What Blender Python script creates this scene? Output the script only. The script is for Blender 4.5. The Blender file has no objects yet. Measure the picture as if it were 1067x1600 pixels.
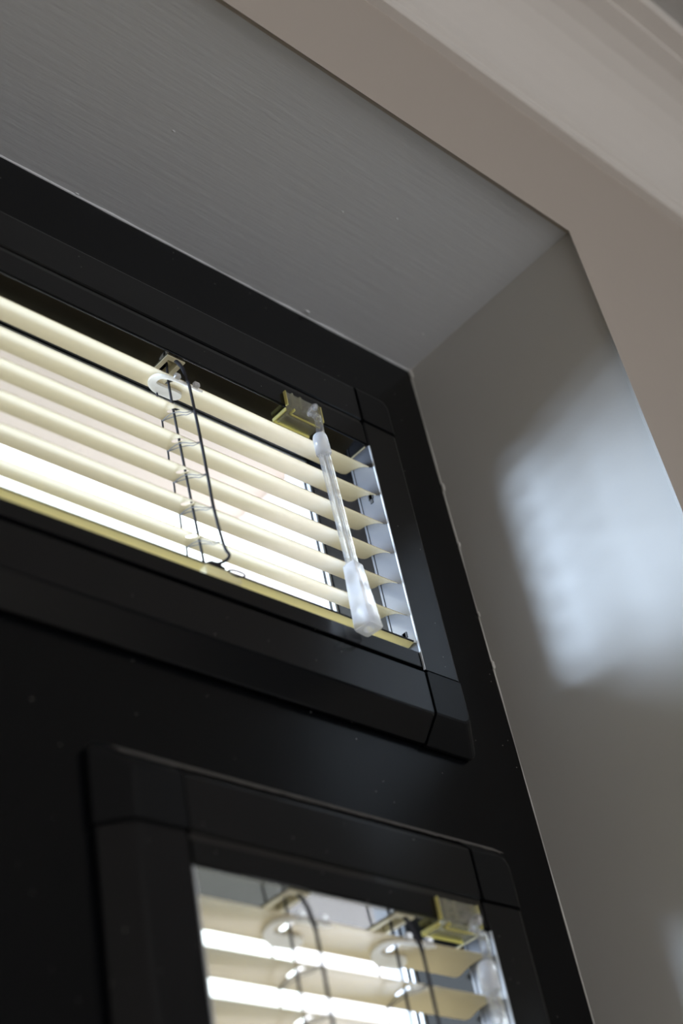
import bpy, bmesh, math, random
from mathutils import Vector, Matrix, noise

random.seed(7)
scene = bpy.context.scene
COL = scene.collection

# ------------------------------------------------------------------ camera
cam_d = bpy.data.cameras.new('camera')
cam = bpy.data.objects.new('camera', cam_d)
COL.objects.link(cam)
RX = Vector((0.7293144993725336, -0.6612126035602759, -0.17577899162878394))
RY = Vector((0.31413500128087224, 0.5518564790452135, -0.7725112474948739))
RZ = Vector((0.6077989486460609, 0.5081853199659168, 0.6101869538066851))
CAM = Vector((-0.57885, -0.45, -0.60913))
cam.matrix_world = Matrix(((RX.x, -RY.x, -RZ.x, CAM.x),
                           (RX.y, -RY.y, -RZ.y, CAM.y),
                           (RX.z, -RY.z, -RZ.z, CAM.z),
                           (0, 0, 0, 1)))
cam_d.sensor_fit = 'VERTICAL'
cam_d.sensor_height = 36.0
cam_d.lens = 2393.075 / 1600 * 36.0
cam_d.clip_start = 0.02
cam_d.dof.use_dof = True
cam_d.dof.focus_distance = 0.885
cam_d.dof.aperture_fstop = 4.5
scene.camera = cam

# ------------------------------------------------------------------ sky, sun, added room fill, exposure
world = bpy.data.worlds.new('overcast_sky')
scene.world = world
world.use_nodes = True
wn = world.node_tree
wn.nodes['Background'].inputs['Color'].default_value = (0.90, 0.955, 1.0, 1)
wn.nodes['Background'].inputs['Strength'].default_value = 4.2

sun_d = bpy.data.lights.new('hazy_sun', 'SUN')
sun_d.energy = 9.6
sun_d.angle = math.radians(20)
sun_d.color = (0.62, 0.75, 1.0)
sun = bpy.data.objects.new('hazy_sun', sun_d)
COL.objects.link(sun)
sun.rotation_euler = Vector((0.925, -0.383, -0.100)).to_track_quat('-Z', 'Y').to_euler()

fill_d = bpy.data.lights.new('added_room_fill', 'AREA')  # area lamp added to brighten the room from its unseen end
fill_d.shape = 'RECTANGLE'
fill_d.size = 2.2
fill_d.size_y = 1.5
fill_d.energy = 35.0
fill_d.color = (1.0, 0.99, 0.985)
fill = bpy.data.objects.new('added_room_fill', fill_d)
COL.objects.link(fill)
fill.location = (-0.6, -3.62, -0.95)
fill.rotation_euler = (math.radians(68), 0, 0)      # added fill, turned into the room and down to brighten the floor

vs = scene.view_settings
vs.view_transform = 'Standard'
vs.look = 'None'
vs.gamma = 1.0
vs.use_curve_mapping = False
vs.exposure = 0.0

# ------------------------------------------------------------------ materials
def mat(name, color, rough=0.5, **kw):
    m = bpy.data.materials.new(name)
    m.use_nodes = True
    b = m.node_tree.nodes['Principled BSDF']
    b.inputs['Base Color'].default_value = (*color, 1)
    b.inputs['Roughness'].default_value = rough
    for k, v in kw.items():
        b.inputs[k].default_value = v
    return m

def nodes(m):
    t = m.node_tree
    return t, t.nodes, t.links, t.nodes['Principled BSDF']

def coords(m, scale=(1, 1, 1)):
    t, n, l, b = nodes(m)
    tc = n.new('ShaderNodeTexCoord')
    mp = n.new('ShaderNodeMapping')
    mp.inputs['Scale'].default_value = scale
    l.new(tc.outputs['Object'], mp.inputs['Vector'])
    return mp.outputs['Vector']

def add_bump(m, layers, strength=0.3):
    """layers: (noise scale, weight, mapping scale)"""
    t, n, l, b = nodes(m)
    prev = None
    for sc, dist, mscale in layers:
        nz = n.new('ShaderNodeTexNoise')
        nz.inputs['Scale'].default_value = sc
        nz.inputs['Detail'].default_value = 4
        l.new(coords(m, mscale), nz.inputs['Vector'])
        bp = n.new('ShaderNodeBump')
        bp.inputs['Strength'].default_value = strength
        bp.inputs['Distance'].default_value = dist
        l.new(nz.outputs['Fac'], bp.inputs['Height'])
        if prev:
            l.new(prev.outputs['Normal'], bp.inputs['Normal'])
        prev = bp
    l.new(prev.outputs['Normal'], b.inputs['Normal'])

def vary(m, c1, c2, scale, mscale=(1, 1, 1)):
    t, n, l, b = nodes(m)
    nz = n.new('ShaderNodeTexNoise')
    nz.inputs['Scale'].default_value = scale
    nz.inputs['Detail'].default_value = 5
    l.new(coords(m, mscale), nz.inputs['Vector'])
    rp = n.new('ShaderNodeValToRGB')
    rp.color_ramp.elements[0].position = 0.35
    rp.color_ramp.elements[1].position = 0.68
    rp.color_ramp.elements[0].color = (*c1, 1)
    rp.color_ramp.elements[1].color = (*c2, 1)
    l.new(nz.outputs['Fac'], rp.inputs['Fac'])
    l.new(rp.outputs['Color'], b.inputs['Base Color'])

def dust(m, base, speck, scale=160, size=0.045):
    """pale dust specks scattered on a dark coat"""
    t, n, l, b = nodes(m)
    vo = n.new('ShaderNodeTexVoronoi')
    vo.inputs['Scale'].default_value = scale
    vo.inputs['Randomness'].default_value = 1.0
    vec = coords(m)
    l.new(vec, vo.inputs['Vector'])
    near = n.new('ShaderNodeMath'); near.operation = 'LESS_THAN'
    near.inputs[1].default_value = size
    l.new(vo.outputs['Distance'], near.inputs[0])
    sep = n.new('ShaderNodeSeparateColor')
    l.new(vo.outputs['Color'], sep.inputs['Color'])
    some = n.new('ShaderNodeMath'); some.operation = 'GREATER_THAN'
    some.inputs[1].default_value = 0.72
    l.new(sep.outputs['Red'], some.inputs[0])
    both = n.new('ShaderNodeMath'); both.operation = 'MULTIPLY'
    l.new(near.outputs[0], both.inputs[0]); l.new(some.outputs[0], both.inputs[1])
    mx = n.new('ShaderNodeMix'); mx.data_type = 'RGBA'
    mx.inputs['A'].default_value = (*base, 1)
    mx.inputs['B'].default_value = (*speck, 1)
    l.new(both.outputs[0], mx.inputs['Factor'])
    l.new(mx.outputs['Result'], b.inputs['Base Color'])

M = {}
M['wall'] = mat('beige_wall_paint', (0.46, 0.405, 0.362), 0.75)
add_bump(M['wall'], [(60, 0.0006, (1, 1, 1)), (500, 0.0002, (1, 1, 1))], 0.35)
M['soffit'] = mat('grey_soffit_paint', (0.605, 0.62, 0.655), 0.6)
add_bump(M['soffit'], [(90, 0.0006, (0.25, 3.0, 1)), (25, 0.0010, (1, 1, 1)), (420, 0.0002, (0.3, 2.5, 1))], 0.35)
M['reveal'] = mat('grey_reveal_paint', (0.53, 0.52, 0.495), 0.55)
add_bump(M['reveal'], [(40, 0.0008, (1, 1, 1)), (300, 0.0002, (1, 1, 1))], 0.3)
M['cornice'] = mat('white_cornice_paint', (0.74, 0.70, 0.67), 0.7)
add_bump(M['cornice'], [(80, 0.0005, (1, 1, 1))], 0.3)
M['caulk'] = mat('painted_filler', (0.42, 0.40, 0.375), 0.6)
M['black'] = mat('black_powder_coat', (0.002, 0.0023, 0.003), 0.24, **{'Specular IOR Level': 0.22})
dust(M['black'], (0.002, 0.0023, 0.003), (0.35, 0.34, 0.32))
add_bump(M['black'], [(900, 0.00008, (1, 1, 1))], 0.15)
M['blackrail'] = mat('black_satin_plastic', (0.003, 0.0034, 0.0045), 0.20, **{'Specular IOR Level': 0.45})
dust(M['blackrail'], (0.003, 0.0034, 0.0045), (0.4, 0.39, 0.36), 190, 0.05)
M['corner'] = mat('black_moulded_plastic', (0.004, 0.0045, 0.0055), 0.36, **{'Specular IOR Level': 0.25})
M['gloss'] = mat('black_gloss_headrail', (0.003, 0.003, 0.003), 0.10, IOR=1.65)
M['gloss'].node_tree.nodes['Principled BSDF'].inputs['Specular IOR Level'].default_value = 0.7
M['channel'] = mat('grey_side_channel', (0.10, 0.105, 0.12), 0.25)
M['channel'].node_tree.nodes['Principled BSDF'].inputs['Specular IOR Level'].default_value = 1.0
M['slat'] = mat('cream_slat_enamel', (0.63, 0.54, 0.35), 0.27, **{'Specular IOR Level': 0.7})
M['rail'] = mat('cream_rail_enamel', (0.70, 0.63, 0.44), 0.35)
M['cream'] = mat('cream_plastic', (0.72, 0.66, 0.46), 0.4)
M['white'] = mat('white_clip_plastic', (0.93, 0.92, 0.90), 0.3)
M['cord'] = mat('black_braided_cord', (0.016, 0.016, 0.022), 0.8)
add_bump(M['cord'], [(1500, 0.0004, (1, 1, 0.5))], 0.8)
M['thread'] = mat('grey_ladder_thread', (0.16, 0.16, 0.17), 0.7)
M['dust'] = mat('grey_dust', (0.10, 0.092, 0.085), 0.95)
M['dark'] = mat('black_slots_and_shade', (0.006, 0.006, 0.007), 0.6)  # black of the keyholes and of the shadow line on the bottom rail
M['gasket'] = mat('pale_gasket_highlight', (0.55, 0.58, 0.62), 0.4)  # also colours the painted highlight on the side channel's edge
M['clear'] = mat('clear_wand_plastic', (0.97, 0.98, 1.0), 0.06, IOR=1.46)
M['clear'].node_tree.nodes['Principled BSDF'].inputs['Transmission Weight'].default_value = 0.86
M['frost'] = mat('frosted_wand_plastic', (0.95, 0.96, 1.0), 0.22, IOR=1.46)
M['frost'].node_tree.nodes['Principled BSDF'].inputs['Transmission Weight'].default_value = 0.62
M['amber'] = mat('yellowed_clear_plastic', (0.95, 0.94, 0.82), 0.10, IOR=1.46)
M['amber'].node_tree.nodes['Principled BSDF'].inputs['Transmission Weight'].default_value = 0.86
def see_through(m, amount, tint=(1, 1, 1)):
    """lets part of the light straight through a thin clear moulding"""
    t, n, l, b = nodes(m)
    tr = n.new('ShaderNodeBsdfTransparent'); tr.inputs['Color'].default_value = (*tint, 1)
    mx = n.new('ShaderNodeMixShader'); mx.inputs[0].default_value = amount
    l.new(b.outputs[0], mx.inputs[1]); l.new(tr.outputs[0], mx.inputs[2])
    l.new(mx.outputs[0], n['Material Output'].inputs['Surface'])
def translucent(m, amount, tint):
    t, n, l, b = nodes(m)
    tr = n.new('ShaderNodeBsdfTranslucent'); tr.inputs['Color'].default_value = (*tint, 1)
    mx = n.new('ShaderNodeMixShader'); mx.inputs[0].default_value = amount
    l.new(b.outputs[0], mx.inputs[1]); l.new(tr.outputs[0], mx.inputs[2])
    l.new(mx.outputs[0], n['Material Output'].inputs['Surface'])
see_through(M['clear'], 0.55)
see_through(M['frost'], 0.25)
see_through(M['amber'], 0.30, (1.0, 0.99, 0.90))
M['amberedge'] = mat('yellow_plastic_edge', (0.88, 0.82, 0.40), 0.15)
translucent(M['amberedge'], 0.6, (0.95, 0.90, 0.45))
translucent(M['white'], 0.3, (0.97, 0.96, 0.92))
translucent(M['rail'], 0.85, (0.98, 0.92, 0.64))
M['exterior'] = mat('pale_exterior_render', (0.86, 0.745, 0.665), 0.8)
add_bump(M['exterior'], [(200, 0.0008, (1, 1, 1))], 0.4)
M['outframe'] = mat('pale_outer_frame', (0.75, 0.75, 0.78), 0.4)
M['ground'] = mat('pale_paving', (0.46, 0.44, 0.40), 0.9)
vary(M['ground'], (0.20, 0.19, 0.17), (0.29, 0.28, 0.26), 6)
M['darkwall'] = mat('shade_darkened_wall', (0.05, 0.052, 0.058), 0.8)  # unseen wall coloured dark as shade, dims what the black frame reflects
M['floor'] = mat('pale_wood_floor', (0.60, 0.56, 0.50), 0.5)
vary(M['floor'], (0.56, 0.52, 0.46), (0.66, 0.62, 0.56), 5, (0.5, 8, 1))
M['ceil'] = mat('grey_ceiling_paint', (0.46, 0.45, 0.44), 0.8)

def make_glass():
    m = bpy.data.materials.new('window_glass')
    m.use_nodes = True
    t = m.node_tree; n = t.nodes; l = t.links
    n.clear()
    out = n.new('ShaderNodeOutputMaterial')
    tr = n.new('ShaderNodeBsdfTransparent'); tr.inputs['Color'].default_value = (0.96, 0.98, 0.97, 1)
    gl = n.new('ShaderNodeBsdfGlossy'); gl.inputs['Roughness'].default_value = 0.01
    lw = n.new('ShaderNodeLayerWeight')
    pw = n.new('ShaderNodeMath'); pw.operation = 'POWER'; pw.inputs[1].default_value = 9.0
    l.new(lw.outputs['Facing'], pw.inputs[0])
    fr = n.new('ShaderNodeMath'); fr.operation = 'MULTIPLY_ADD'
    fr.inputs[1].default_value = 0.9; fr.inputs[2].default_value = 0.035
    l.new(pw.outputs[0], fr.inputs[0])
    mx = n.new('ShaderNodeMixShader')
    l.new(fr.outputs[0], mx.inputs[0]); l.new(tr.outputs[0], mx.inputs[1]); l.new(gl.outputs[0], mx.inputs[2])
    l.new(mx.outputs[0], out.inputs['Surface'])
    return m
M['glass'] = make_glass()

# ------------------------------------------------------------------ mesh helpers
def finish(name, bm, material, parent=None, smooth=False, kind=None, label=None):
    me = bpy.data.meshes.new(name)
    bmesh.ops.recalc_face_normals(bm, faces=bm.faces[:])
    bm.to_mesh(me); bm.free()
    if smooth:
        for p in me.polygons: p.use_smooth = True
    me.materials.append(material)
    return link(name, me, parent, kind, label)

def link(name, me, parent=None, kind=None, label=None):
    o = bpy.data.objects.new(name, me)
    COL.objects.link(o)
    o.parent = parent
    if kind: o['kind'] = kind
    if label: o['label'] = label
    return o

def empty(name, loc, parent=None):
    o = bpy.data.objects.new(name, None)
    COL.objects.link(o)
    o.location = loc
    o.empty_display_size = 0.02
    o.parent = parent
    return o

def box(bm, x0, x1, y0, y1, z0, z1):
    v = [bm.verts.new(p) for p in ((x0,y0,z0),(x1,y0,z0),(x1,y1,z0),(x0,y1,z0),(x0,y0,z1),(x1,y0,z1),(x1,y1,z1),(x0,y1,z1))]
    for f in ((0,3,2,1),(4,5,6,7),(0,1,5,4),(1,2,6,5),(2,3,7,6),(3,0,4,7)):
        bm.faces.new([v[i] for i in f])
    return v

def bevel_all(bm, w, seg=2):
    bmesh.ops.bevel(bm, geom=bm.edges[:], offset=w, segments=seg, affect='EDGES', profile=0.5)

def plate(bm, us, vs_, w0, w1, holes, P):
    """slab on a grid of us x vs_ with cells left out; P(u, v, w) -> point"""
    nu, nv = len(us) - 1, len(vs_) - 1
    def solid(i, j):
        if i < 0 or j < 0 or i >= nu or j >= nv: return False
        cu, cv = (us[i]+us[i+1])/2, (vs_[j]+vs_[j+1])/2
        return not any(a < cu < b and c < cv < d for a, b, c, d in holes)
    cache = {}
    def V(i, j, k):
        if (i, j, k) not in cache:
            cache[(i, j, k)] = bm.verts.new(P(us[i], vs_[j], (w0, w1)[k]))
        return cache[(i, j, k)]
    for i in range(nu):
        for j in range(nv):
            if not solid(i, j): continue
            for k in (0, 1):
                bm.faces.new((V(i,j,k), V(i+1,j,k), V(i+1,j+1,k), V(i,j+1,k)))
            for di, dj, a, b in ((-1,0,(i,j),(i,j+1)), (1,0,(i+1,j),(i+1,j+1)), (0,-1,(i,j),(i+1,j)), (0,1,(i,j+1),(i+1,j+1))):
                if not solid(i+di, j+dj):
                    bm.faces.new((V(*a,0), V(*b,0), V(*b,1), V(*a,1)))

def sweep(bm, pts, radius, n=8, cap=True):
    """tube along points; radius a number or one per point"""
    pts = [Vector(p) for p in pts]
    rings = []
    up = None
    for i, p in enumerate(pts):
        d = (pts[min(i+1, len(pts)-1)] - pts[max(i-1, 0)]).normalized()
        if up is None:
            up = Vector((0, 0, 1)) if abs(d.z) < 0.9 else Vector((1, 0, 0))
        a = d.cross(up)
        if a.length < 1e-6: a = d.orthogonal()
        a.normalize(); b = d.cross(a).normalized()
        up = a.cross(d) * 1.0
        r = radius[i] if isinstance(radius, (list, tuple)) else radius
        rings.append([bm.verts.new(p + a*math.cos(2*math.pi*k/n)*r + b*math.sin(2*math.pi*k/n)*r) for k in range(n)])
    for r0, r1 in zip(rings, rings[1:]):
        for k in range(n):
            bm.faces.new((r0[k], r0[(k+1) % n], r1[(k+1) % n], r1[k]))
    if cap:
        bm.faces.new(rings[0]); bm.faces.new(rings[-1][::-1])

def spline(pts, sub=6):
    """Catmull-Rom through the points"""
    P = [Vector(p) for p in pts]
    P = [P[0]*2 - P[1]] + P + [P[-1]*2 - P[-2]]
    out = []
    for i in range(1, len(P)-2):
        for s in range(sub):
            t = s/sub
            a, b, c, d = P[i-1], P[i], P[i+1], P[i+2]
            out.append(0.5*((2*b) + (c-a)*t + (2*a-5*b+4*c-d)*t*t + (3*b-a-3*c+d)*t**3))
    out.append(P[-2])
    return out

def extrude_profile(bm, prof, p0, p1, P):
    """closed 2-D profile extruded from station p0 to p1; P(a, b, s) -> point"""
    A = [bm.verts.new(P(a, b, p0)) for a, b in prof]
    B = [bm.verts.new(P(a, b, p1)) for a, b in prof]
    n = len(prof)
    for i in range(n):
        bm.faces.new((A[i], A[(i+1) % n], B[(i+1) % n], B[i]))
    bm.faces.new(A); bm.faces.new(B[::-1])

# ------------------------------------------------------------------ the setting
X_R = 0.0855          # right reveal wall
Y_F = -0.1404         # room face of the window wall
Y_W = 0.0155          # face of the black window frame
Z_S = 0.1228          # soffit of the recess
X_L = -0.86           # left reveal
Z_FL = -2.12          # floor
Z_C = 0.352           # ceiling
XW0, XW1 = -2.3, 1.7  # side walls of the room
Y_B = -3.7            # back wall

# window wall: front face, soffit and reveals cut from one bevelled shell, each its own object
def wall_shell():
    bm = bmesh.new()
    def v(x, y, z): return bm.verts.new((x, y, z))
    yb = Y_W + 0.004
    a = v(X_L, Y_F, Z_FL); b = v(X_L, Y_F, Z_S); c = v(X_R, Y_F, Z_S); d = v(X_R, Y_F, Z_FL)
    e = v(XW1, Y_F, Z_FL); f = v(XW1, Y_F, Z_C); g = v(XW0, Y_F, Z_C); h = v(XW0, Y_F, Z_FL)
    bm.faces.new((a, b, c, d, e, f, g, h))
    b2 = v(X_L, yb, Z_S); c2 = v(X_R, yb, Z_S); d2 = v(X_R, yb, Z_FL); a2 = v(X_L, yb, Z_FL)
    bm.faces.new((b, b2, c2, c)); bm.faces.new((c, c2, d2, d)); bm.faces.new((a, a2, b2, b))
    bm.edges.ensure_lookup_table()
    sharp = [ed for ed in bm.edges if all(abs(q.co.y - Y_F) < 1e-6 for q in ed.verts) and len(ed.link_faces) == 2]
    bmesh.ops.bevel(bm, geom=sharp, offset=0.004, segments=3, affect='EDGES', profile=0.5)
    return bm
def pick(test, name, material):
    bm = wall_shell()
    bm.normal_update()
    kill = [f for f in bm.faces if not test(f)]
    bmesh.ops.delete(bm, geom=kill, context='FACES')
    return finish(name, bm, material, kind='structure')
cls = lambda f: ('front' if abs(f.normal.y) > 0.05 else 'soffit' if abs(f.normal.z) > 0.9 else
                 'right' if f.calc_center_median().x > 0 else 'left')
pick(lambda f: cls(f) == 'front', 'wall_front', M['wall'])
pick(lambda f: cls(f) == 'soffit', 'ceiling_window_recess', M['soffit'])
pick(lambda f: cls(f) == 'right', 'wall_recess_right', M['reveal'])
pick(lambda f: cls(f) == 'left', 'wall_recess_left', M['reveal'])

# outer leaf of the wall with its own, tighter opening
bm = bmesh.new()
plate(bm, [XW0, X_L + 0.05, 0.030, XW1], [Z_FL, -2.0, 0.064, 0.75], 0.0855, 0.170,
      [(X_L + 0.05, 0.030, -2.0, 0.064)], lambda u, v, w: (u, w, v))
finish('wall_exterior', bm, M['exterior'], kind='structure')
# core of the wall round the window frame
bm = bmesh.new()
plate(bm, [XW0, X_L - 0.012, X_R + 0.012, XW1], [Z_FL, -2.0, Z_S + 0.012, 0.75], 0.020, 0.0855,
      [(X_L - 0.012, X_R + 0.012, -2.0, Z_S + 0.012)], lambda u, v, w: (u, w, v))
finish('wall_core', bm, M['exterior'], kind='structure')

# rest of the room
def slab(name, args, material):
    bm = bmesh.new(); box(bm, *args); return finish(name, bm, material, kind='structure')
slab('floor', (XW0, XW1, Y_B, Y_F, Z_FL - 0.1, Z_FL), M['floor'])
slab('ceiling', (XW0, XW1, Y_B, Y_F + 0.3, Z_C, Z_C + 0.1), M['ceil'])
slab('wall_left', (XW0 - 0.1, XW0, Y_B - 0.1, 0.17, Z_FL - 0.1, Z_C + 0.1), M['wall'])
slab('wall_right', (XW1, XW1 + 0.1, Y_B - 0.1, 0.17, Z_FL - 0.1, Z_C + 0.1), M['darkwall'])
bm = bmesh.new()
plate(bm, [XW0, -1.75, 0.55, XW1], [Z_FL, -1.75, -0.15, Z_C], Y_B - 0.1, Y_B, [(-1.75, 0.55, -1.75, -0.15)],
      lambda u, v, w: (u, w, v))
finish('wall_back', bm, M['wall'], kind='structure')
slab('ground', (-14, 14, -14, 14, Z_FL - 0.45, Z_FL - 0.12), M['ground'])

# coved cornice between window wall and ceiling
prof = [(0.0, 0.2455), (-0.007, 0.2455), (-0.0085, 0.247), (-0.0085, 0.254)]
for k in range(9):
    a = math.radians(90 * k / 8)
    prof.append((-0.012 - 0.062 * (1 - math.cos(a)), 0.257 + 0.078 * math.sin(a)))
prof += [(-0.074, 0.340), (-0.088, 0.340), (-0.090, 0.342), (-0.090, Z_C), (0.0, Z_C)]
bm = bmesh.new()
extrude_profile(bm, prof, XW0, XW1, lambda a, b, s: (s, Y_F + a, b))
finish('trim_1', bm, M['cornice'], kind='structure')

# uneven painted filler where the plaster meets the frame
def filler(name, p0, p1, n, seed, base, material):
    bm = bmesh.new()
    p0, p1 = Vector(p0), Vector(p1)
    pts, rad = [], []
    for i in range(n + 1):
        t = i / n
        q = noise.noise(Vector((t * 40, seed, 0)))
        q2 = noise.noise(Vector((t * 9, seed + 5, 0)))
        pts.append(p0.lerp(p1, t))
        rad.append(max(0.0002, base + 0.0007 * q + 0.0006 * q2))
    sweep(bm, pts, rad, 7)
    return finish(name, bm, material, kind='structure', smooth=True)
filler('trim_2', (X_L, Y_W, Z_S), (X_R, Y_W, Z_S), 260, 1.3, 0.0008, M['soffit'])
filler('trim_3', (X_R, Y_W, Z_FL), (X_R, Y_W, Z_S), 420, 4.1, 0.0004, M['reveal'])

NIBS = [(-0.1782, -0.0549, 0.0007), (-0.0534, -0.0659, 0.0006), (-0.0199, -0.0813, 0.0006), (-0.0155, 0.0114, 0.0013), (0.0675, -0.0164, 0.0008), (-0.1982, 0.0140, 0.0009)]
# chips and paint nibs along the plaster edges
bm = bmesh.new()
for (x, z, r) in ((X_R, 0.1195, 0.0030), (X_R, 0.014, 0.0024), (X_R, -0.035, 0.0018), (X_R, -0.128, 0.0022), (X_R, -0.090, 0.0014)):
    m_ = Matrix.Translation((x, Y_W - 0.0008, z)) @ Matrix.Diagonal((0.5, 0.55, 1.6, 1)) 
    bmesh.ops.create_icosphere(bm, subdivisions=2, radius=r, matrix=m_)
for q in bm.verts:
    q.co += Vector((1, 1, 1)) * 0.0008 * noise.noise(q.co * 900)
finish('trim_4', bm, M['reveal'], kind='structure', smooth=True)
bm = bmesh.new()
for (x, y, r) in NIBS:
    bmesh.ops.create_icosphere(bm, subdivisions=2, radius=r, matrix=Matrix.Translation((x, y, Z_S)) @ Matrix.Diagonal((1.8, 0.8, 0.5, 1)))
finish('trim_5', bm, M['soffit'], kind='structure', smooth=True)

# black window frame with two lights
win = empty('window_1', (0, Y_W, Z_FL)); win['kind'] = 'structure'
def child(name, bm, material, parent, **k):
    """mesh given in world coordinates, hung under a parent that is only translated"""
    off = Vector((0, 0, 0)); p = parent
    while p: off += p.location; p = p.parent
    bmesh.ops.translate(bm, verts=bm.verts[:], vec=-off)
    return finish(name, bm, material, parent, **k)

UP = (-0.5525, 0.0015, -0.1660, 0.0305)      # upper light: x0 x1 z0 z1
LO = (-0.1885, 0.0015, -0.8700, -0.2930)     # lower light
bm = bmesh.new()
plate(bm, [X_L - 0.010, UP[0], LO[0], 0.0015, X_R + 0.010], [-2.0, LO[2], LO[3], UP[2], UP[3], Z_S + 0.010], Y_W, 0.0610,
      [UP, LO], lambda u, v, w: (u, w, v))
child('frame', bm, M['black'], win)
for hole in (UP, LO):
    x0, x1, z0, z1 = hole
    bm = bmesh.new(); box(bm, x0 - 0.006, x1 + 0.006, 0.0576, 0.0606, z0 - 0.006, z1 + 0.006)
    # the pane's rim sits inside the frame's rebate
    child('glass_pane', bm, M['glass'], win)
    bm = bmesh.new()
    g = 0.0016
    plate(bm, [x0, x0 + g, x1 - g, x1], [z0, z0 + g, z1 - g, z1], 0.0550, 0.0574, [(x0 + g, x1 - g, z0 + g, z1 - g)],
          lambda u, v, w: (u, w, v))
    child('gasket', bm, M['gasket'], win)
bm = bmesh.new()
plate(bm, [X_L - 0.010, UP[0] - 0.01, LO[0] - 0.01, 0.012, X_R + 0.010],
      [-2.0, LO[2] - 0.01, LO[3] + 0.01, UP[2] - 0.01, UP[3] + 0.0335, Z_S + 0.010], 0.0612, 0.0850,
      [(UP[0] - 0.01, 0.012, UP[2] - 0.01, UP[3] + 0.0335), (LO[0] - 0.01, 0.012, LO[2] - 0.01, LO[3] + 0.01)],
      lambda u, v, w: (u, w, v))
child('outer_frame', bm, M['outframe'], win)

# unseen window frame in the back wall, behind the added fill
bm = bmesh.new()
plate(bm, [-1.75, -1.69, -0.63, -0.57, 0.49, 0.55], [-1.75, -1.69, -0.21, -0.15], Y_B - 0.08, Y_B - 0.02,
      [(-1.69, -0.63, -1.69, -0.21), (-0.57, 0.49, -1.69, -0.21)], lambda u, v, w: (u, w, v))
finish('window_2', bm, M['black'], kind='structure')

# ------------------------------------------------------------------ blinds
SLAT_W = 0.0242
def slat_point(x, v, tilt, crown=0.0025):
    """v in 0..1 from the room edge to the glass edge; local origin at the room edge"""
    s = (v - 0.5) * SLAT_W
    h = crown * (1 - (2*v - 1)**2)
    c, sn = math.cos(tilt), math.sin(tilt)
    # room edge at the origin
    y = (s + SLAT_W/2) * c - h * sn
    z = (s + SLAT_W/2) * sn + h * c
    return Vector((x, y, z))

def slat_mesh(x0, x1, ladders, tilt, name):
    bm = bmesh.new()
    hw, v0, v1, tip = 0.0017, 0.30, 0.66, 0.05
    vs_ = [0, 0.04, 0.1, 0.17, 0.24, v0, 0.39, 0.48, 0.57, v1, 0.74, 0.82, 0.9, 0.96, 1.0]
    us = [x0]
    k = 0
    edges = sorted([q for L in ladders for q in (L - hw, L, L + hw)] + [x1])
    us += [x0 + 0.0015, x0 + 0.004, x0 + 0.008, x0 + 0.014]
    for e in edges[:-1]: us.append(e)
    us += [x1 - 0.014, x1 - 0.008, x1 - 0.004, x1 - 0.0015, x1]
    us = sorted(set(us))
    mids = set(ladders)
    r = 0.0030
    grid = []
    for u in us:
        row = []
        for v in vs_:
            vv = v
            if u in mids:
                if v == v0: vv = v0 - tip
                if v == v1: vv = v1 + tip
            # rounded corners: pull the ends in near the two long edges
            e = min(v, 1 - v) * SLAT_W
            pull = r - math.sqrt(max(0, r*r - (r - e)**2)) if e < r else 0.0
            uu = u
            if u < x0 + 0.014: uu = u + pull * (1 - (u - x0) / 0.014)
            if u > x1 - 0.014: uu = u - pull * (1 - (x1 - u) / 0.014)
            row.append(bm.verts.new(slat_point(uu, vv, tilt)))
        grid.append(row)
    for i in range(len(us) - 1):
        cu = (us[i] + us[i+1]) / 2
        hole_col = any(abs(cu - L) < hw for L in ladders)
        for j in range(len(vs_) - 1):
            cv = (vs_[j] + vs_[j+1]) / 2
            if hole_col and v0 < cv < v1: continue
            bm.faces.new((grid[i][j], grid[i+1][j], grid[i+1][j+1], grid[i][j+1]))
    bmesh.ops.recalc_face_normals(bm, faces=bm.faces[:])
    bmesh.ops.solidify(bm, geom=bm.faces[:], thickness=0.0003)
    me = bpy.data.meshes.new(name)
    bmesh.ops.recalc_face_normals(bm, faces=bm.faces[:])
    bm.to_mesh(me); bm.free()
    for p in me.polygons: p.use_smooth = True
    me.set_sharp_from_angle(angle=math.radians(40))
    me.materials.append(M['slat'])
    return me

FACE, CH = 0.0280, 0.0120
def rail_profile(proud=0.0):
    """a: outward from the inner edge of the frame; b: depth"""
    f = -proud
    return [(0.0, f + 0.0008), (0.0008, f), (FACE - 0.0012, f), (FACE, f + 0.0005),
            (FACE + CH - 0.0005 + proud, CH - 0.0008), (FACE + CH + proud, CH), (FACE + CH + proud, CH + 0.0020),
            (FACE + CH - 0.003, CH + 0.0026), (0.0012, CH + 0.0026), (0.0012, 0.0175), (0.0, 0.0175)]

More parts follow.
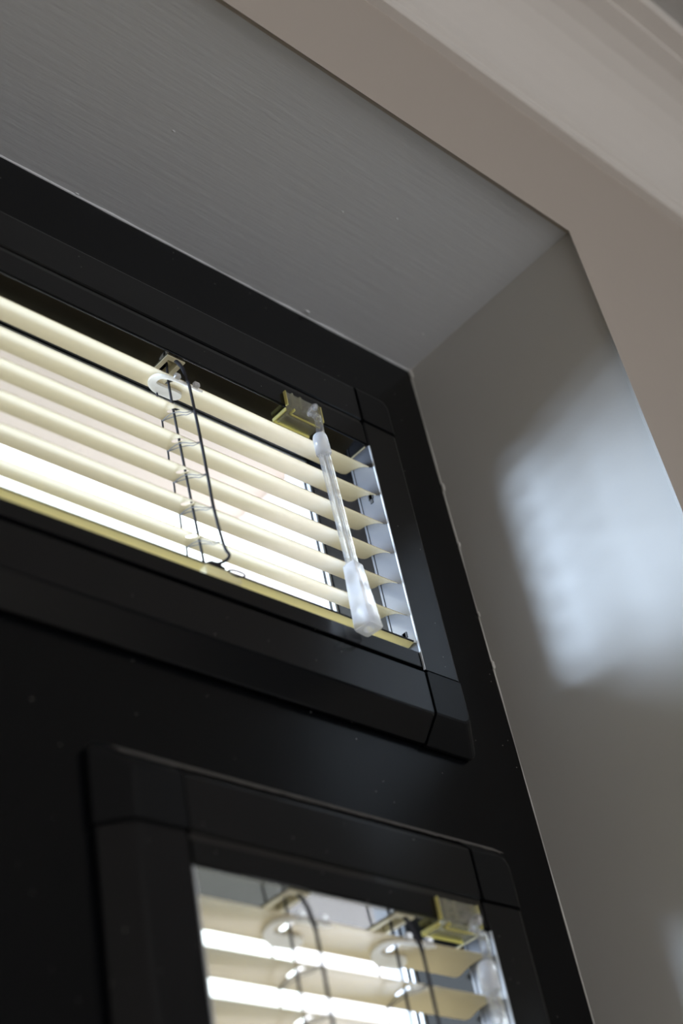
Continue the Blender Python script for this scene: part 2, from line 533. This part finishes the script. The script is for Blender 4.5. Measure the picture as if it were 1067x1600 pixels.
def corner_mesh(bm, cx, cz, sx, sz, size=0.0):
    """mitred block on a corner; (cx, cz) inner corner, sx/sz outward signs"""
    prof = rail_profile(0.0007)[1:-2]
    prof = [(0.0008, 0.0)] + prof[0:] if False else prof
    # nested rings: each profile point becomes a corner path of three points
    rings = []
    rr = 0.006
    for a, b in prof:
        pts = [(0.0, a)]
        # path from the joint on one leg, round the corner, to the joint on the other leg
        if a > rr:
            for k in range(5):
                t = math.radians(90 * k / 4)
                pts.append((a - rr + rr * math.sin(t), a - rr + rr * math.cos(t)))
        else:
            pts += [(a, a)] * 5
        pts.append((a, 0.0))
        rings.append([bm.verts.new((cx + sx * (-0.0 + px), b, cz + sz * pz)) for px, pz in pts])
    n = len(rings)
    for i in range(n):
        r0, r1 = rings[i], rings[(i+1) % n]
        for k in range(len(r0) - 1):
            try: bm.faces.new((r0[k], r0[k+1], r1[k+1], r1[k]))
            except ValueError: pass
    bm.faces.new([r[0] for r in rings]); bm.faces.new([r[-1] for r in rings][::-1])
    bmesh.ops.remove_doubles(bm, verts=bm.verts[:], dist=1e-6)
    bmesh.ops.dissolve_degenerate(bm, edges=bm.edges[:], dist=1e-7)

def ladder(root, L, lean, hb, near, tilt_of, y_f, rail_z, loop):
    """cords of one ladder: front, rear, lift cord and the rungs under each slat"""
    top = hb + 0.004
    zb = rail_z
    def lx(z): return L + lean * (hb - z)
    # front cord: leaves the slot, runs down just in front of the slats, tucks into the rail
    pts = [(lx(top) + 0.0005, y_f + 0.004, top - 0.002), (lx(hb) + 0.0016, y_f - 0.0005, hb - 0.008), (lx(hb) + 0.0028, y_f - 0.002, hb - 0.020)]
    for i, z in enumerate(near):
        pts.append((lx(z) + 0.0025 + (0.0016 if i == len(near) - 1 else 0.0004 * math.sin(i)), y_f - 0.0022, z - 0.003))
    if loop:
        pts += [(lx(zb) + 0.0054, y_f - 0.0026, zb + 0.0095), (lx(zb) + 0.0034, y_f - 0.0018, zb + 0.0058), (lx(zb) - 0.0004, y_f + 0.001, zb + 0.0038), (lx(zb) - 0.004, y_f + 0.004, zb + 0.003)]
    else:
        pts += [(lx(zb) + 0.002, y_f - 0.001, zb)]
    bm = bmesh.new(); path = spline(pts, 8)
    rad = [0.00085 if i > 12 else 0.0011 for i in range(len(path))]
    sweep(bm, path, rad, 8)
    fc = child('ladder_cord', bm, M['cord'], root, smooth=True)
    # rear cord
    pts = [(lx(top), y_f + 0.0225, top)]
    for z, t in zip(near, tilt_of):
        pts.append((lx(z) + 0.0002, y_f + SLAT_W * math.cos(t) + 0.0004, z + SLAT_W * math.sin(t)))
        pts.append((lx(z) + 0.0005, y_f + SLAT_W * math.cos(t) + 0.0008, z + SLAT_W * math.sin(t) - 0.010))
    pts.append((lx(zb) + 0.001, y_f + 0.021, zb + 0.002))
    bm = bmesh.new(); sweep(bm, spline(pts, 4), 0.00055, 6)
    child('ladder_cord', bm, M['cord'], root, smooth=True)
    # lift cord through the slat holes
    pts = [(lx(top), y_f + 0.0095, top), (lx(near[0]), y_f + 0.0112, near[0]), (lx(near[len(near)//2]), y_f + 0.0112, near[len(near)//2]), (lx(zb), y_f + 0.0105, zb + 0.001)]
    bm = bmesh.new(); sweep(bm, spline(pts, 6), 0.00075, 7)
    child('lift_cord', bm, M['cord'], root, smooth=True)
    # rungs: two threads under each slat
    for i, (z, t) in enumerate(zip(near, tilt_of)):
        if i == 0: continue
        for dx in (-0.0016, 0.0018):
            pr = []
            for k in range(7):
                v = k / 6
                p = slat_point(0, v, t)
                sag = -0.0010 - 0.0022 * (1 - v) * (1 if dx > 0 else 0.55)
                spread = math.sin(math.pi * min(1, v * 1.0)) * dx
                pr.append((lx(z) + 0.0012 * (1 - v) + spread, y_f + p.y, z + p.z + sag))
            pr[0] = (lx(z) + 0.0028, y_f - 0.0018, z - 0.0006)
            pr[-1] = (lx(z) + 0.0002, y_f + SLAT_W * math.cos(t) + 0.0004, z + SLAT_W * math.sin(t) - 0.0006)
            bm = bmesh.new(); sweep(bm, spline(pr, 3), 0.00028, 5)
            child('ladder_rung', bm, M['thread'], fc, smooth=True)

def slat_clip(root, L, z, tilt, y_f):
    """C-shaped white clip hooked on the first slat round the ladder"""
    bm = bmesh.new()
    def P(x, v, d):
        p = slat_point(x, v, tilt)
        nrm = Vector((0, math.sin(tilt), -math.cos(tilt)))
        return p + nrm * d + Vector((0, y_f, z))
    x0, x1 = L - 0.0095, L + 0.0155
    # outline in (x, v): an arch open to the right
    out = [(x1, -0.03), (x0 + 0.004, -0.03)] 
    for k in range(7):
        a = math.radians(90 + 90 * k / 6)
        out.append((x0 + 0.004 + 0.004 * math.cos(a), 0.22 - 0.25 * math.sin(a)))
    for k in range(7):
        a = math.radians(180 + 90 * k / 6)
        out.append((x0 + 0.004 + 0.004 * math.cos(a), 0.84 - 0.17 * math.sin(a)))
    for k in range(7):
        a = math.radians(-90 + 180 * k / 6)
        out.append((x1 - 0.002 + 0.005 * math.cos(a), 0.84 - 0.17 * math.sin(a)))
    inner = [(x1 - 0.002, 0.67), (x0 + 0.009, 0.66)]
    for k in range(7):
        a = math.radians(270 - 180 * k / 6)
        inner.append((x0 + 0.009 + 0.0028 * math.cos(a), 0.43 - 0.23 * math.sin(a) * -1))
    inner += [(x0 + 0.009, 0.20), (x1, 0.18)]
    # far arm, connector, near arm built as strips so that the plate follows the curve of the slat
    def strip(cells):
        top = []
        for x, v in cells: top.append((x, v))
        return top
    def patch(xa, xb, va, vb, nx=6, nv=6, rnd=None):
        g0, g1 = [], []
        for i in range(nx + 1):
            r0, r1 = [], []
            for j in range(nv + 1):
                x = xa + (xb - xa) * i / nx; v = va + (vb - va) * j / nv
                if rnd: x, v = rnd(x, v, i / nx, j / nv)
                r0.append(bm.verts.new(P(x, v, 0.0004))); r1.append(bm.verts.new(P(x, v, 0.0018)))
            g0.append(r0); g1.append(r1)
        for i in range(nx):
            for j in range(nv):
                bm.faces.new((g0[i][j], g0[i+1][j], g0[i+1][j+1], g0[i][j+1]))
                bm.faces.new((g1[i][j], g1[i+1][j], g1[i+1][j+1], g1[i][j+1]))
        for i in range(nx):
            bm.faces.new((g0[i][0], g0[i+1][0], g1[i+1][0], g1[i][0])); bm.faces.new((g0[i][nv], g0[i+1][nv], g1[i+1][nv], g1[i][nv]))
        for j in range(nv):
            bm.faces.new((g0[0][j], g0[0][j+1], g1[0][j+1], g1[0][j])); bm.faces.new((g0[nx][j], g0[nx][j+1], g1[nx][j+1], g1[nx][j]))
    # one C-shaped grid swept round: s along the C, w across its width
    path, wid = [], []
    cl = [(x1, 0.10, 0.20), (L + 0.004, 0.09, 0.21), (L - 0.002, 0.13, 0.20), (L - 0.0074, 0.30, 0.20), (L - 0.0084, 0.52, 0.18), (L - 0.0068, 0.76, 0.20),
          (L - 0.001, 0.86, 0.28), (L + 0.007, 0.85, 0.32), (L + 0.0125, 0.85, 0.28), (L + 0.0150, 0.84, 0.08)]
    cpts = spline([Vector((a, b * SLAT_W, c)) for a, b, c in cl], 4)
    rows0, rows1 = [], []
    for i, p in enumerate(cpts):
        q0, q1 = cpts[max(0, i-1)], cpts[min(len(cpts)-1, i+1)]
        d = Vector((q1.x - q0.x, q1.y - q0.y)).normalized()
        nn = Vector((-d.y, d.x)); w = p.z * SLAT_W
        r0, r1 = [], []
        for j in range(4):
            o_ = (j / 3 - 0.5) * w
            x, v = p.x + nn.x * o_, min(1.02, max(-0.04, (p.y + nn.y * o_) / SLAT_W))
            r0.append(bm.verts.new(P(x, v, 0.0004))); r1.append(bm.verts.new(P(x, v, 0.0019)))
        rows0.append(r0); rows1.append(r1)
    for i in range(len(cpts) - 1):
        for j in range(3):
            bm.faces.new((rows0[i][j], rows0[i+1][j], rows0[i+1][j+1], rows0[i][j+1]))
            bm.faces.new((rows1[i][j], rows1[i][j+1], rows1[i+1][j+1], rows1[i+1][j]))
        for j in (0, 3):
            bm.faces.new((rows0[i][j], rows1[i][j], rows1[i+1][j], rows0[i+1][j]))
    for i in (0, -1):
        for j in range(3):
            bm.faces.new((rows0[i][j], rows0[i][j+1], rows1[i][j+1], rows1[i][j]))
    clip = child('slat_clip', bm, M['white'], root, label='white plastic C-shaped clip under the top slat')
    for nx in (L - 0.0035, L + 0.0100):
        bm = bmesh.new()
        c = P(nx, -0.03, -0.0006)
        box(bm, c.x - 0.0019, c.x + 0.0019, c.y - 0.0016, c.y + 0.0012, c.z - 0.0014, c.z + 0.0016)
        bevel_all(bm, 0.0006, 2)
        child('clip_nub', bm, M['frost'], clip)

def make_blind(name, label, x0, x1, zt, zb, hb, ladders, near, tilts, rail_z, rail_tilt, lean, clips, keyholes):
    root = empty(name, ((x0 + x1)/2, 0.0, zb)); root['label'] = label; root['category'] = 'blind'
    root['group'] = 'slatted blinds clipped onto the black window'
    J = 0.0015       # gap at the joints
    # frame rails, straight between the corner blocks
    pr = rail_profile()
    for nm, P, s0, s1 in (('frame_rail', lambda a, b, s: (s, b, zt + a), x0 + J, x1 - J),
                          ('frame_rail', lambda a, b, s: (s, b, zb - a), x0 + J, x1 - J),
                          ('frame_rail', lambda a, b, s: (x1 + a, b, s), zb + J, zt - J),
                          ('frame_rail', lambda a, b, s: (x0 - a, b, s), zb + J, zt - J)):
        bm = bmesh.new(); extrude_profile(bm, pr, s0, s1, P)
        child(nm, bm, M['blackrail'], root)
    for cx, cz, sx, sz in ((x1, zt, 1, 1), (x1, zb, 1, -1), (x0, zt, -1, 1), (x0, zb, -1, -1)):
        bm = bmesh.new(); corner_mesh(bm, cx, cz, sx, sz)
        child('corner_piece', bm, M['corner'], root)
    # side channels the slats run in
    for xs, sg in ((x1, -1), (x0, 1)):
        bm = bmesh.new()
        xa, xb = sorted((xs + sg * 0.0001, xs + sg * 0.0006))
        box(bm, xa, xb, 0.0010, 0.0178, zb + 0.010, hb - 0.0004)
        xa, xb = sorted((xs + sg * 0.0001, xs + sg * 0.0012))
        box(bm, xa, xb, 0.0165, 0.0180, zb + 0.010, hb - 0.0004)
        ch = child('side_channel', bm, M['channel'], root)
        bm = bmesh.new()
        xa, xb = sorted((xs - sg * 0.0001, xs + sg * 0.0006))
        box(bm, xa, xb, -0.0003, 0.0008, zb + 0.0015, hb - 0.0010)
        child('edge_highlight', bm, M['gasket'], ch)  # pale strip put in as the light caught along the channel's edge
        for kz in keyholes:
            bm = bmesh.new()
            xa, xb = sorted((xs + sg * 0.0005, xs + sg * 0.0011))
            box(bm, xa, xb, 0.0070, 0.0092, kz - 0.0040, kz + 0.0026)
            box(bm, xa, xb, 0.0062, 0.0100, kz - 0.0010, kz + 0.0026)
            child('keyhole', bm, M['dark'], ch)
    # bottom channel below the bottom rail
    bm = bmesh.new(); box(bm, x0 + 0.0008, x1 - 0.0008, 0.0008, 0.0175, zb + 0.0030, zb + 0.0135)
    bevel_all(bm, 0.0006, 2)
    child('bottom_channel', bm, M['blackrail'], root)
    # headrail: a box with slots in its underside
    HY0, HY1 = 0.0012, 0.0275
    bm = bmesh.new()
    slots = [(L - 0.0062, L + 0.0062) for L in ladders]
    us = sorted([x0 + 0.0014, x1 - 0.0014] + [q for s in slots for q in (s[0] + 0.0018, s[1] - 0.0018)])
    ys = [HY0, 0.0060, 0.0225, HY1]
    plate(bm, us, ys, hb, hb + 0.0010, [(s[0] + 0.0018, s[1] - 0.0018, 0.0060, 0.0225) for s in slots], lambda u, v, w: (u, v, w))
    box(bm, us[0], us[-1], HY0, HY0 + 0.001, hb + 0.0010, zt - 0.0012)
    box(bm, us[0], us[-1], HY1 - 0.001, HY1, hb + 0.0010, zt - 0.0012)
    box(bm, us[0], us[-1], HY0, HY1, zt - 0.0012, zt - 0.0004)
    head = child('headrail', bm, M['gloss'], root)
    # rolled lip along the front bottom edge
    bm = bmesh.new(); sweep(bm, [(us[0], HY0 + 0.0002, hb + 0.0005), (us[-1], HY0 + 0.0002, hb + 0.0005)], 0.0007, 8)
    child('front_lip', bm, M['blackrail'], head, smooth=True)
    bm = bmesh.new(); box(bm, us[0], us[-1], HY0 - 0.0008, HY0 - 0.0001, hb + 0.0006, zt - 0.0042)
    child('front_cover', bm, M['blackrail'], head)
    for xe in (us[0] - 0.0010, us[-1]):
        bm = bmesh.new(); box(bm, xe, xe + 0.0010, HY0 + 0.0020, HY1, hb - 0.0006, hb + 0.0040)
        child('end_cap', bm, M['cream'], head)
    for (sa, sb) in slots:
        bm = bmesh.new()
        plate(bm, [sa, sa + 0.0026, sb - 0.0026, sb], [0.0032, 0.0060, 0.0225, 0.0250], hb - 0.0009, hb - 0.0001,
              [(sa + 0.0026, sb - 0.0026, 0.0060, 0.0225)], lambda u, v, w: (u, v, w))
        plate(bm, [sa + 0.0019, sa + 0.0026, sb - 0.0026, sb - 0.0019], [0.0061, 0.0067, 0.0218, 0.0224], hb - 0.0001, hb + 0.0065,
              [(sa + 0.0026, sb - 0.0026, 0.0067, 0.0218)], lambda u, v, w: (u, v, w))
        cs = child('cord_slot', bm, M['cream'], head, label='cream plastic cord slot')
        bm = bmesh.new()
        sweep(bm, [(sa + 0.0028, 0.0115, hb + 0.0045), (sb - 0.0028, 0.0115, hb + 0.0045)], 0.0014, 10)
        child('cord_roller', bm, M['cream'], cs, smooth=True)
    # slats
    Y_S = 0.0020
    me_of = {}
    for z, t in zip(near, tilts):
        key = round(t, 4)
        if key not in me_of:
            me_of[key] = slat_mesh(x0 + 0.0009, x1 - 0.0009, ladders, t, 'slat')
        o = link('slat', me_of[key], root)
        o.location = Vector((0, Y_S, z)) - root.location
    # bottom rail: rounded bar, ends closed
    bm = bmesh.new()
    prof = []
    for k in range(9):
        v = k / 8
        prof.append(((v - 0.5) * 0.0245, 0.0028 * (1 - (2*v - 1)**2)))
    for k in range(9):
        v = 1 - k / 8
        prof.append(((v - 0.5) * 0.0245, -0.0036 * (1 - abs(2*v - 1)**3) - 0.0004))
    c, s = math.cos(rail_tilt), math.sin(rail_tilt)
    def PR(a, b, st): 
        a2 = a + 0.01225
        return (st, Y_S + a2 * c - b * s, rail_z + a2 * s + b * c)
    extrude_profile(bm, prof, x0 + 0.0018, x1 - 0.0018, PR)
    rail = child('bottom_rail', bm, M['rail'], root)
    bm = bmesh.new()
    sweep(bm, [(x0 + 0.0020, Y_S - 0.0001, rail_z + 0.0002), (x1 - 0.0020, Y_S - 0.0001, rail_z + 0.0002)], 0.00055, 6)
    child('groove_shadow', bm, M['dark'], rail)  # dark bar put in as the shadow of the rail's edge groove
    for L in ladders:
        xl = L + lean * (hb - rail_z) + 0.0005
        bm = bmesh.new()
        box(bm, xl - 0.0115, xl + 0.0120, Y_S - 0.0018, Y_S + 0.0040, rail_z - 0.0070, rail_z - 0.0008)
        bevel_all(bm, 0.0012, 2)
        bt = child('rail_button', bm, M['button'], rail, label='pale yellow plastic button')
        pts = []
        for k in range(13):
            a = 2 * math.pi * k / 12
            pts.append((xl + 0.0085 + 0.0052 * math.cos(a), Y_S - 0.0020 - 0.0008 * math.cos(a), rail_z + 0.0018 * math.sin(a) - 0.0008))
        bm = bmesh.new(); sweep(bm, pts, 0.00055, 6, cap=False)
        bmesh.ops.remove_doubles(bm, verts=bm.verts[:], dist=1e-6)
        child('cord_loop', bm, M['cord'], bt, smooth=True)
        bm = bmesh.new()
        sweep(bm, [(xl - 0.0085, Y_S + 0.001, rail_z + 0.0012), (xl - 0.0065, Y_S - 0.0003, rail_z + 0.0016), (xl - 0.003, Y_S - 0.0009, rail_z + 0.0016), (xl + 0.002, Y_S - 0.0010, rail_z + 0.0004)],
              [0.0009, 0.0013, 0.0012, 0.0006], 7)
        child('cord_knot', bm, M['cord'], bt, smooth=True)
    for L in ladders:
        ladder(root, L, lean, hb, near, tilts, Y_S, rail_z, True)
        slat_clip(root, L, near[0], tilts[0], Y_S)
    return root, head

M['button'] = mat('pale_yellow_plastic', (0.88, 0.83, 0.62), 0.35)
translucent(M['button'], 0.55, (0.95, 0.88, 0.62))

def dust_film(root, x0, x1, zt):
    """dust lying on the sloping top edge of a frame"""
    bm = bmesh.new()
    n = 160
    rows = []
    for i in range(n + 1):
        x = x0 + (x1 - x0) * i / n
        lo = 0.50 + 0.16 * noise.noise(Vector((x * 120, 2.0, 0))) + 0.10 * noise.noise(Vector((x * 420, 7.0, 0)))
        row = []
        for k in (lo, 0.97):
            a, b = FACE + CH * k, CH * k
            row.append(bm.verts.new((x, b - 0.0007, zt + a + 0.0007)))
            row.append(bm.verts.new((x, b - 0.00055, zt + a + 0.00055)))
        rows.append(row)
    for r0, r1 in zip(rows, rows[1:]):
        for a, b in ((0, 2), (2, 3), (3, 1), (1, 0)):
            bm.faces.new((r0[a], r0[b], r1[b], r1[a]))
    bm.faces.new([rows[0][i] for i in (0, 2, 3, 1)]); bm.faces.new([rows[-1][i] for i in (0, 2, 3, 1)])
    child('dust_film', bm, M['dust'], root, label='thin grey dust on the frame')['kind'] = 'stuff'

def make_bracket(root, head, bx, hb):
    """clear yellowed bracket wrapped round the front bottom edge of the headrail"""
    x0, x1 = bx - 0.0145, bx + 0.0142
    bm = bmesh.new()
    box(bm, x0, x1, -0.0016, 0.0002, hb - 0.0018, hb + 0.0105)
    box(bm, x0, x1, 0.0002, 0.0125, hb - 0.0030, hb - 0.0012)
    bevel_all(bm, 0.0003, 1)
    br = child('wand_bracket', bm, M['amber'], head, label='yellowed clear plastic bracket')
    bm = bmesh.new()
    for xa, xb, za, zc in ((x0 + 0.004, x0 + 0.0052, 0.0, 0.0098), (x0 + 0.0105, x0 + 0.0117, 0.0, 0.0098), (x1 - 0.0056, x1 - 0.0046, 0.0, 0.0098), (x1 - 0.0028, x1 - 0.0018, 0.0, 0.0098)):
        box(bm, xa, xb, -0.0030, -0.0014, hb + za, hb + zc)
    box(bm, x0 + 0.0058, x0 + 0.0099, -0.0024, -0.0014, hb + 0.0062, hb + 0.0070)
    box(bm, x0 + 0.0058, x0 + 0.0099, -0.0024, -0.0014, hb + 0.0024, hb + 0.0032)
    box(bm, x0 + 0.0020, x1 - 0.006, 0.0035, 0.0046, hb - 0.0042, hb - 0.0028)
    box(bm, x0 + 0.0020, x0 + 0.0030, 0.0035, 0.0110, hb - 0.0042, hb - 0.0028)
    child('bracket_rib', bm, M['amber'], br)
    bm = bmesh.new()
    box(bm, x0, x1, 0.0119, 0.0127, hb - 0.0036, hb - 0.0012)        # inner edge of the lower leaf
    box(bm, x0 - 0.0003, x0 + 0.0005, 0.0006, 0.0127, hb - 0.0036, hb - 0.0014)
    box(bm, x0 + 0.0046, x1, 0.0018, 0.0026, hb - 0.0037, hb - 0.0028)
    box(bm, x0 + 0.0046, x0 + 0.0053, -0.0019, 0.0026, hb - 0.0037, hb - 0.0020)
    box(bm, x0 - 0.0003, x0 + 0.0004, -0.0020, 0.0000, hb - 0.0010, hb + 0.0106)
    box(bm, x1 - 0.0004, x1 + 0.0003, -0.0020, 0.0000, hb - 0.0018, hb + 0.0106)
    child('bracket_rim', bm, M['amberedge'], br)
    bm = bmesh.new()
    sweep(bm, [(bx + 0.0005, 0.0015, hb + 0.0035), (bx + 0.0000, -0.0040, hb + 0.0010), (bx - 0.0002, -0.0075, hb - 0.0012)], [0.0026, 0.0025, 0.0023], 12)
    child('tilt_spindle', bm, M['clear'], br, smooth=True)
    return br

def make_wand(label, wx, hb, length, lean):
    """clear tilt wand: hook, sleeve, six-sided rod, square grip; wx, hb give the hook's place"""
    root = empty('tilt_wand', (wx, -0.0075, hb - length))
    root['label'] = label; root['category'] = 'blind wand'; root['group'] = 'clear wands of the blinds'
    Y = -0.0075
    top = hb - 0.0045
    def cx(z): return wx + lean * (top - z)
    # hook: an open ring through the spindle and a neck that bends into the sleeve
    bm = bmesh.new()
    pts = []
    for k in range(12):
        a = math.radians(-60 + 270 * k / 11)
        pts.append((wx - 0.0005 + 0.0030 * math.sin(a) * 0.5, Y - 0.0002 + 0.0030 * math.cos(a), hb - 0.0035 + 0.0036 * math.sin(a)))
    sweep(bm, pts, 0.0014, 10)
    child('hook', bm, M['frost'], root, smooth=True)
    bm = bmesh.new()
    pts = spline([(wx - 0.0010, Y + 0.001, hb - 0.0052), (wx - 0.0022, Y - 0.0014, hb - 0.0085), (wx - 0.0002, Y - 0.0022, hb - 0.0112), (wx + 0.0022, Y - 0.0006, hb - 0.0095), (wx + 0.0030, Y, hb - 0.0135), (wx + 0.0016, Y, hb - 0.0245)], 5)
    sweep(bm, pts, [0.0017 + 0.0010 * (i / (len(pts)-1)) for i in range(len(pts))], 10)
    child('neck', bm, M['clear'], root, smooth=True)
    # sleeve
    z0, z1 = hb - 0.0225, hb - 0.0372
    bm = bmesh.new()
    sweep(bm, [(cx(z0), Y, z0), (cx(z0 - 0.0012), Y, z0 - 0.0012), (cx(z0 - 0.003), Y, z0 - 0.003), (cx(z1), Y, z1)], [0.0026, 0.0040, 0.0045, 0.0047], 16)
    child('sleeve', bm, M['frost'], root, smooth=True)
    # rod: six-sided tube with a bore
    z0, z1 = hb - 0.0330, hb - length + 0.0400
    bm = bmesh.new()
    rings = []
    for r in (0.0038, 0.0016):
        for z in (z0, z1):
            rings.append([bm.verts.new((cx(z) + r * math.cos(math.pi/3 * k + 0.35), Y + r * math.sin(math.pi/3 * k + 0.35), z)) for k in range(6)])
    o0, o1, i0, i1 = rings
    for k in range(6):
        q = (k + 1) % 6
        bm.faces.new((o0[k], o0[q], o1[q], o1[k])); bm.faces.new((i0[q], i0[k], i1[k], i1[q]))
        bm.faces.new((o0[q], o0[k], i0[k], i0[q])); bm.faces.new((o1[k], o1[q], i1[q], i1[k]))
    vert = [e for e in bm.edges if abs(e.verts[0].co.z - e.verts[1].co.z) > 0.02 and (Vector((e.verts[0].co.x - cx(e.verts[0].co.z), e.verts[0].co.y - Y)).length > 0.003)]
    bmesh.ops.bevel(bm, geom=vert, offset=0.0006, segments=2, affect='EDGES')
    child('rod', bm, M['clear'], root)
    # grip: square, flaring, rounded edges, a round bore in its end
    zt_, zb_ = z1 + 0.003, hb - length
    N = 32
    def sq(half, k, rr):
        a = 2 * math.pi * k / N + 0.12
        e = 9.0
        ca, sa = math.cos(a), math.sin(a)
        r = half / ((abs(math.cos(a - 0.12))**e + abs(math.sin(a - 0.12))**e) ** (1/e))
        return r * ca, r * sa
    st = [(zt_, 0.0036), (zt_ - 0.001, 0.0043), (zt_ - 0.012, 0.0047), (zb_ + 0.016, 0.0054), (zb_ + 0.0007, 0.0060), (zb_, 0.0057)]
    bm = bmesh.new(); rows = []
    for z, h in st:
        rows.append([bm.verts.new((cx(z) + sq(h, k, 0)[0], Y + sq(h, k, 0)[1], z)) for k in range(N)])
    for z, r in ((zb_, 0.0031), (zb_ + 0.014, 0.0029)):
        rows.append([bm.verts.new((cx(z) + r * math.cos(2*math.pi*k/N + 0.12), Y + r * math.sin(2*math.pi*k/N + 0.12), z)) for k in range(N)])
    for r0, r1 in zip(rows, rows[1:]):
        for k in range(N):
            bm.faces.new((r0[k], r0[(k+1) % N], r1[(k+1) % N], r1[k]))
    bm.faces.new(rows[0]); bm.faces.new(rows[-1])
    o = child('grip', bm, M['frost'], root, smooth=True, label='frosted square grip')
    o.data.set_sharp_from_angle(angle=math.radians(35))
    return root

T = math.radians
# upper blind
n_up = [-0.0158, -0.0383, -0.0606, -0.0830, -0.1052, -0.1280]
t_up = [T(25)] * 5 + [T(27)]
upper, head_u = make_blind('venetian_blind', 'wide cream slatted blind with tilted slats in the upper window',
    -0.550, 0.0, 0.0227, -0.1670, 0.0020, [-0.4300, -0.1486], n_up, t_up, -0.1462, T(17), 0.045, True, [-0.036, -0.139])
make_bracket(upper, head_u, -0.0545, 0.0020)
make_wand('clear plastic wand hanging over the tilted slats of the upper blind', -0.0546, 0.0020, 0.1610, 0.036)
# lower blind
n_lo = [-0.3325 - 0.0217 * i for i in range(23)]
t_lo = [T(-3)] * 23
lower, head_l = make_blind('venetian_blind', 'narrow cream slatted blind with level slats in the lower window',
    -0.1868, 0.0, -0.3035, -0.8600, -0.3195, [-0.1240, -0.0570], n_lo, t_lo, -0.8330, T(-3), 0.004, True, [-0.352, -0.60])
make_bracket(lower, head_l, -0.0225, -0.3195)
make_wand('clear plastic wand hanging over the level slats of the lower blind', -0.0200, -0.3195, 0.2000, 0.0)
dust_film(lower, -0.215, 0.0335, -0.3035)
